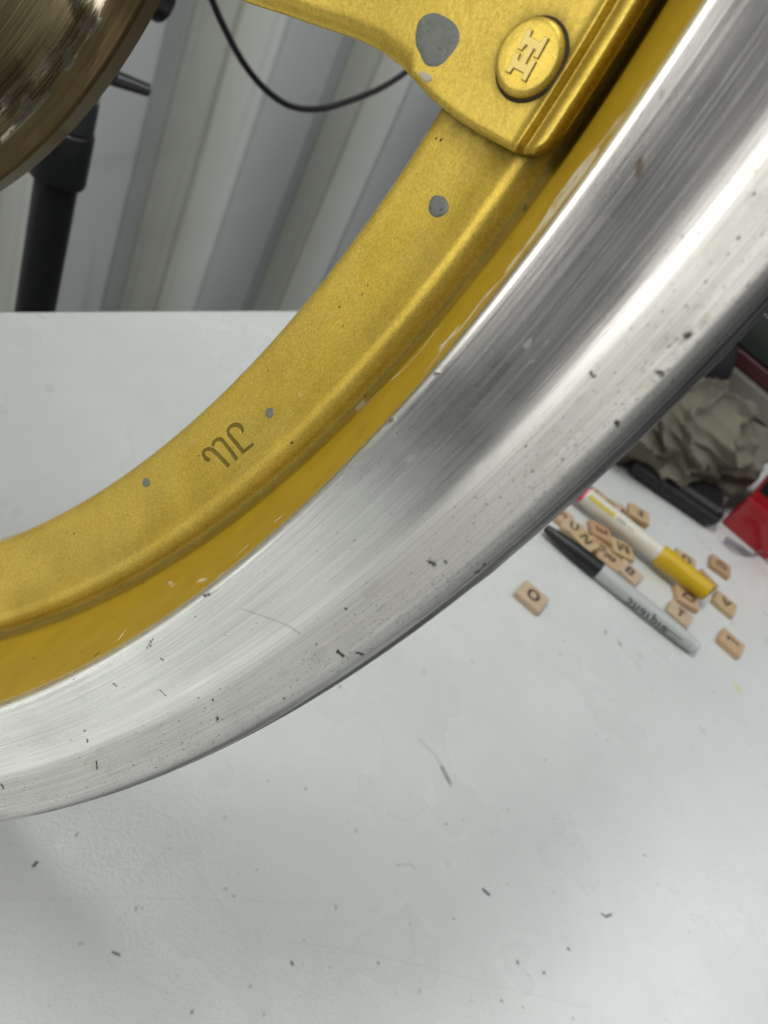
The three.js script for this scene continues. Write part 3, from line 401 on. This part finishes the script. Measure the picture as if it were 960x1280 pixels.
// ------------------------------------------------------------------ pens and letter tiles
const font = await new FontLoader().loadAsync('fonts/droid/droid_sans_bold.typeface.json');
function penGeo(prof, seg = 40) { const g = new THREE.LatheGeometry(prof.map(([r, x]) => new THREE.Vector2(r, x)), seg); return g; }        // along +y, turned to +x by the group
function lay(t, p0, p1, r) { const a = onTable(...p0, r), b = onTable(...p1, r), d = b.clone().sub(a); t.position.copy(a); t.position.y = r; t.quaternion.setFromUnitVectors(new THREE.Vector3(0, 1, 0), d.clone().normalize()); return d.length(); }
function printTex(w, h, bg, draw) { const c = document.createElement('canvas'); c.width = w; c.height = h; const g = c.getContext('2d'); g.fillStyle = bg; g.fillRect(0, 0, w, h); draw(g); const t = new THREE.CanvasTexture(c); t.colorSpace = THREE.SRGBColorSpace; t.wrapS = t.wrapT = THREE.RepeatWrapping; return t; }
{
  const t = thing('marker_pen', 'grey permanent marker with a black cap lying on the bench, nearest the wheel rim', 'marker');
  const r = 0.0060, L = lay(t, [681, 659], [871, 811], r);
  t.rotateY(0.4);
  const pr = printTex(1024, 256, '#b4b8b6', (g) => { g.save(); g.fillStyle = '#1c1f22'; g.font = 'italic bold 120px sans-serif'; g.fillText('Sharpie', 330, 165); g.font = 'bold 34px sans-serif'; g.fillText('FINE POINT', 720, 120); g.fillText('PERMANENT', 720, 165); g.restore(); });
  const q = L / 0.13;
  const cap = [[0, 0], [0.0022, 0.0002], [0.0030, 0.0012], [0.0036, 0.006], [0.0050, 0.016], [0.0058, 0.024], [0.0062, 0.030], [0.0064, 0.046], [0.0064, 0.0475], [0.0058, 0.0478]].map(([a, b]) => [a, b * q]);
  part('cap', penGeo(cap), std({ color: lin(0.008, 0.008, 0.009), roughness: 0.4 }), t);
  const body = [[0.0057, 0.0478], [0.0060, 0.0482], [0.0060, 0.090], [0.0058, 0.108], [0.0053, 0.120], [0.0047, 0.126]].map(([a, b]) => [a, b * q]);
  const bg = penGeo(body), p = bg.attributes.position, u = bg.attributes.uv;
  for (let i = 0; i < p.count; i++) u.setXY(i, (p.getY(i) / q - 0.0478) / 0.078, 2.0 * u.getX(i) + 0.0);
  part('barrel', bg, phy({ map: pr, roughness: 0.35 }), t);
  part('end_plug', penGeo([[0.0047, 0.126], [0.0046, 0.1285], [0.0036, 0.1298], [0, 0.130]].map(([a, b]) => [a, b * q])), std({ color: lin(0.55, 0.56, 0.56), roughness: 0.3 }), t);
}
{
  const t = thing('paint_pen', 'white barrelled paint pen with a yellow cap lying across the letter tiles', 'marker');
  const a = onTable(706, 600, 0.0105), b = onTable(885, 741, 0.0125), d = b.clone().sub(a), L = d.length();
  t.position.copy(a); t.quaternion.setFromUnitVectors(new THREE.Vector3(0, 1, 0), d.normalize()); t.rotateY(2.1);
  const pr = printTex(1024, 256, '#d9d6c8', (g) => { g.fillStyle = '#c6b64a'; g.fillRect(120, 60, 330, 46); g.fillStyle = '#55524a'; g.font = 'bold 40px sans-serif'; g.fillText('PAINT', 470, 100); g.font = '26px sans-serif'; g.fillText('oil base', 600, 90); for (let i = 0; i < 60; i++) { g.globalAlpha = 0.15; g.fillRect(Math.abs(Math.sin(i * 12.9)) * 1024, Math.abs(Math.sin(i * 7.7)) * 256, 26, 3); } });
  part('end_plug', penGeo([[0, -0.002], [0.0055, -0.0015], [0.0062, 0], [0.0064, L * 0.145]]), std({ color: lin(0.62, 0.05, 0.14), roughness: 0.4 }), t, 'pink end of the paint pen');
  const bg = penGeo([[0.0064, L * 0.145], [0.0070, L * 0.15], [0.0070, L * 0.66], [0.0066, L * 0.664]]), p = bg.attributes.position, u = bg.attributes.uv;
  for (let i = 0; i < p.count; i++) u.setXY(i, (p.getY(i) / L - 0.1) / 0.56, 2.0 * u.getX(i));
  part('barrel', bg, phy({ map: pr, roughness: 0.4 }), t);
  part('cap', penGeo([[0.0066, L * 0.664], [0.0082, L * 0.668], [0.0083, L * 0.72], [0.0078, L * 0.86], [0.0074, L * 0.985], [0.0068, L], [0, L * 1.003]]), std({ color: lin(0.62, 0.40, 0.005), roughness: 0.45 }), t, 'yellow cap of the paint pen');
}
{
  const wood = tex(256, 256, (u, v) => { const n = fbm(u * 3, v * 40, 3, 40, 140, 4), m = fbm(u * 4, v * 4, 4, 4, 145, 3), k = 0.78 + 0.3 * n + 0.12 * m; return [0.53 * k, 0.405 * k, 0.275 * k]; }, true);
  const woods = [0xffffff, 0xfff0e0, 0xf0dcc8, 0xfff8e0].map((c) => std({ map: wood, color: c, roughness: 0.55 })), ink = std({ color: lin(0.06, 0.042, 0.03), roughness: 0.6 });
  const geo = new RoundedBoxGeometry(0.0185, 0.0050, 0.0172, 3, 0.0011), letters = {};
  { const u = geo.attributes.uv; for (let i = 0; i < u.count; i++) u.setXY(i, u.getX(i) * 0.5, u.getY(i) * 0.5); }
  const letter = (c) => letters[c] ??= (() => { const g = new THREE.ExtrudeGeometry(font.generateShapes(c, 0.0095), { depth: 0.00012, bevelEnabled: false, curveSegments: 5 }); g.computeBoundingBox(); const b = g.boundingBox; return g.translate(-(b.max.x + b.min.x) / 2, -(b.max.y + b.min.y) / 2, 0).rotateX(-Math.PI / 2); })();
  // photograph point, letter, height of its underside, turn, label
  const G = 'wooden letter tiles strewn round the pens';
  const tiles = [
    [667, 744, 'O', 0, 0.12, 'pale wooden letter tile lying alone on the open bench left of the black-capped marker'],
    [916, 802, 'L', 0, 0.05, 'wooden letter tile nearest the lower right, beyond the tip of the grey marker'],
    [902, 706, 'D', 0, 0.25, 'wooden letter tile lying alone at the right, above the yellow cap'],
    [908, 753, 'A', 0, 0.1, 'wooden letter tile just right of the yellow cap end'],
    [851, 766, 'T', 0, 0.1, 'wooden letter tile between the grey marker and the yellow cap'],
    [860, 746, 'Q', 0.0001, 0.5, 'wooden letter tile partly hidden under the yellow cap'],
    [883, 724, 'I', 0, -0.2, 'wooden letter tile touching the far side of the yellow cap near its end'],
    [858, 699, 'O', 0, 0.35, 'wooden letter tile on the far side of the yellow cap near its shoulder'],
    [788, 714, 'B', 0, 0.0, 'wooden letter tile lowest along the grey barrel of the marker'],
    [762, 697, 'R', 0.0001, 0.2, 'wooden letter tile second lowest along the grey barrel of the marker'],
    [749, 683, 'G', 0, 0.1, 'wooden letter tile between the pens beside the end of the black cap'],
    [733, 674, 'N', 0.0050, -0.15, 'wooden letter tile lying on others beside the black cap'],
    [718, 658, 'U', 0.0001, 0.4, 'wooden letter tile between the pens near the wheel rim'],
    [702, 642, 'S', 0, 0.15, 'wooden letter tile at the rim edge beside the pink end of the paint pen'],
    [752, 663, 'E', 0.0001, 0.55, 'wooden letter tile under the white barrel of the paint pen'],
    [779, 685, 'M', 0, 0.6, 'wooden letter tile tilted under the middle of the white barrel'],
    [741, 614, 'H', 0, 0.2, 'wooden letter tile furthest up the pile beyond the paint pen, by the rim'],
    [762, 630, 'C', 0, 0.5, 'wooden letter tile beyond the paint pen, next to the topmost of the pile'],
    [795, 652, 'P', 0, 0.1, 'wooden letter tile beyond the paint pen at the right end of the pile'],
    [800, 641, 'F', 0.0050, 0.45, 'wooden letter tile stacked on another beyond the paint pen'],
    [778, 640, 'Y', 0.0001, -0.3, 'wooden letter tile beyond the paint pen in the middle of the pile'],
    [688, 628, 'K', 0, 0.7, 'wooden letter tile half hidden behind the lip of the wheel'],
  ];
  const base = onTable(672, 760).sub(onTable(645, 733)), yaw0 = Math.atan2(-base.z, base.x);
  const proto = new THREE.Group();
  part('tile_body', geo, woods[0], proto).position.y = 0.0025; part('letter', letter('O'), ink, proto).position.y = 0.00502;
  tiles.forEach(([px, py, c, y, a, label], i) => {
    const t = i ? proto.clone() : proto; t.name = numbered('letter_tile'); t.userData = {}; tag(t, label, 'letter tile', G);
    const p = onTable(px, py, y + 0.0050); t.position.set(p.x, y, p.z); t.rotation.set(0, yaw0 + a, 0);
    t.children[0].material = woods[i % 4]; t.children[1].geometry = letter(c); t.children[1].rotation.y = [0, Math.PI, Math.PI / 2, -Math.PI / 2][(i * 7) % 4];
    scene.add(t);
  });
}

// ------------------------------------------------------------------ clutter at the right end of the bench
{
  // a crumpled cloth
  const c = onTable(846, 598), g = new THREE.SphereGeometry(1, 160, 110), p = g.attributes.position;
  const v = new THREE.Vector3();
  for (let i = 0; i < p.count; i++) {
    v.fromBufferAttribute(p, i);
    const th = Math.atan2(v.z, v.x), w = 1.5 * fbm(v.x * 1.6 + 9, v.y * 1.6 + v.z * 1.2 + 9, 999, 999, 200, 3);
    const f = Math.sin(3.2 * v.x + 5.5 * v.z + 5 * w), f2 = Math.sin(8 * v.x - 6 * v.z + 4 * v.y + 7 * w), f3 = vnoise(v.x * 14 + 50, v.z * 14 + v.y * 9 + 50, 999, 999, 210);
    const s = 1 + 0.10 * (1 - Math.abs(f)) ** 2 * 2 - 0.08 + 0.055 * (1 - Math.abs(f2)) + 0.02 * f3 + 0.12 * (w - 0.75);
    p.setXYZ(i, v.x * s * 0.1, Math.max(0.0, 0.035 + v.y * s * 0.046), v.z * s * 0.07);
  }
  g.computeVertexNormals();
  const weave = tex(256, 256, (u, v) => 0.5 + 0.25 * Math.sin(u * 2 * Math.PI * 40) * Math.sin(v * 2 * Math.PI * 40) + 0.3 * (vnoise(u * 60, v * 60, 60, 60, 220) - 0.5), false, 10, 6);
  const stain = tex(256, 256, (u, v) => { const n = fbm(u * 5, v * 5, 5, 5, 230, 5), k = 0.75 + 0.5 * n; return [0.172 * k, 0.160 * k, 0.118 * k]; }, true);
  const m = part('rag', g, phy({ map: stain, bumpMap: weave, bumpScale: 0.0006, roughness: 0.95, sheen: 0.3, side: THREE.DoubleSide }), scene);
  m.position.set(c.x + 0.005, 0, c.z - 0.035); m.rotation.y = -0.35; tag(m, 'crumpled grey-green rag heaped behind the red box', 'rag');
}
function boxAt(name, label, cat, p, size, yaw, mat, rad = 0.006, partName = 'body') { const t = thing(name, label, cat, p); t.rotation.y = yaw; part(partName, new RoundedBoxGeometry(...size, 4, rad).translate(0, size[1] / 2, 0), mat, t); return t; }
{
  const a = onTable(800, 594), b = onTable(908, 668), d = b.clone().sub(a), yaw = Math.atan2(-d.z, d.x), mid = a.clone().lerp(b, 0.5);
  const t = boxAt('tool_pouch', 'long black case lying in front of the rag', 'case', [mid.x, 0, mid.z - 0.018], [d.length(), 0.022, 0.05], yaw, std({ color: lin(0.008, 0.008, 0.009), roughness: 0.45 }), 0.009, 'case_body');
  part('zip_strip', new RoundedBoxGeometry(d.length() * 0.94, 0.003, 0.004, 2, 0.001).translate(0, 0.014, 0.0255), std({ color: lin(0.02, 0.02, 0.024), roughness: 0.3 }), t);
}
{
  const c = onTable(945, 684), t = thing('red_box', 'glossy red box with a black printed label at the right edge', 'box', [c.x + 0.048, 0, c.z - 0.016]);
  t.rotation.y = 0.1;
  const red = phy({ color: lin(0.33, 0.004, 0.008), roughness: 0.25, clearcoat: 0.6 });
  part('box_body', new RoundedBoxGeometry(0.12, 0.034, 0.05, 3, 0.002).translate(0, 0.017, 0), red, t);
  const pr = printTex(256, 128, '#0b0b0c', (g) => { g.fillStyle = '#cfcfcf'; g.font = 'italic bold 92px sans-serif'; g.fillText('5X', 16, 96); g.fillRect(130, 30, 100, 6); });
  part('label', new THREE.BoxGeometry(0.085, 0.0006, 0.036).translate(0.010, 0.0342, -0.004), [0, 0, 1, 0, 0, 0].map((k) => k ? std({ map: pr, roughness: 0.35 }) : std({ color: 0x0b0b0c, roughness: 0.4 })), t);
}
{
  const c = onTable(962, 706), t = thing('orange_can', 'orange can with a pale rim at the right edge below the red box', 'can', [c.x + 0.03, 0, c.z + 0.01]);
  part('can_body', new THREE.LatheGeometry([[0, 0], [0.031, 0], [0.033, 0.002], [0.033, 0.055], [0.031, 0.058], [0, 0.058]].map(([a, b]) => new THREE.Vector2(a, b)), 48), phy({ color: lin(0.5, 0.07, 0.01), roughness: 0.35, clearcoat: 0.4 }), t);
  part('can_rim', new THREE.TorusGeometry(0.0325, 0.0018, 10, 48).rotateX(Math.PI / 2).translate(0, 0.002, 0), std({ color: lin(0.5, 0.48, 0.44), metalness: 0.6, roughness: 0.35 }), t);
}
{
  const X = 0.9, Z = -0.1;
  boxAt('parts_tray', 'flat black tray at the bottom of the stack right of the rag', 'tray', [X + 0.12, 0, Z], [0.235, 0.0215, 0.62], 0, std({ color: lin(0.012, 0.012, 0.013), roughness: 0.5 }), 0.005, 'tray_body');
  boxAt('beige_case', 'dull beige case lying on the black tray', 'case', [X + 0.12, 0.0218, Z], [0.24, 0.027, 0.6], 0, std({ color: lin(0.16, 0.15, 0.125), roughness: 0.6 }), 0.004, 'case_body');
  const c = boxAt('red_folder', 'thin dark red box between the beige case and the clear tub', 'box', [X + 0.125, 0.049, Z], [0.23, 0.018, 0.58], 0, std({ color: lin(0.05, 0.008, 0.01), roughness: 0.5 }), 0.003, 'box_body');
  const t = boxAt('clear_tub', 'clear plastic tub with green things in it, top of the stack', 'tub', [X + 0.125, 0.0672, Z], [0.22, 0.045, 0.56], 0, phy({ color: lin(0.06, 0.08, 0.07), roughness: 0.3, transmission: 0.6, thickness: 0 }), 0.004, 'tub_body');
  for (let k = 0; k < 9; k++) part('green_piece', new RoundedBoxGeometry(0.05, 0.03, 0.045, 2, 0.006), std({ color: k % 3 ? lin(0.015, 0.09, 0.04) : lin(0.06, 0.06, 0.06), roughness: 0.5 }), t).position.set(-0.07 + rr(-0.01, 0.04), 0.021, -0.24 + k * 0.06);
  boxAt('tool_chest', 'black tool chest standing in the dark at the far right of the bench', 'chest', [1.3, 0, -0.02], [0.22, 0.55, 0.64], 0, std({ color: lin(0.004, 0.004, 0.004), roughness: 0.85 }), 0.01, 'chest_body');
  const q = boxAt('black_bag', 'black soft bag behind the rag, under the lip of the wheel', 'bag', [0.86, 0, -0.245], [0.12, 0.075, 0.16], 0.3, std({ color: lin(0.008, 0.008, 0.008), roughness: 0.8 }), 0.03, 'bag_body');
}
{ // a strip of clear wrapping between the red box and the can
  const P = [[906, 674], [922, 684], [938, 694], [950, 690], [962, 676]].map(([x, y], i) => onTable(x, y, 0.004 + 0.003 * Math.sin(i * 2))), b = P[0].clone();
  const c = new THREE.CatmullRomCurve3(P.map((p) => p.clone().sub(b))), sh = new THREE.Shape(); sh.moveTo(-0.0004, -0.003); sh.lineTo(0.0004, -0.003); sh.lineTo(0.0004, 0.003); sh.lineTo(-0.0004, 0.003);
  const m = part('plastic_strip', new THREE.ExtrudeGeometry(sh, { steps: 60, extrudePath: c, bevelEnabled: false }), phy({ color: lin(0.42, 0.42, 0.46), roughness: 0.3, transmission: 0.5, thickness: 0 }), scene);
  m.position.copy(b); tag(m, 'whitish plastic strip curled in front of the red box', 'strip');
}
renderer.render(scene, camera);
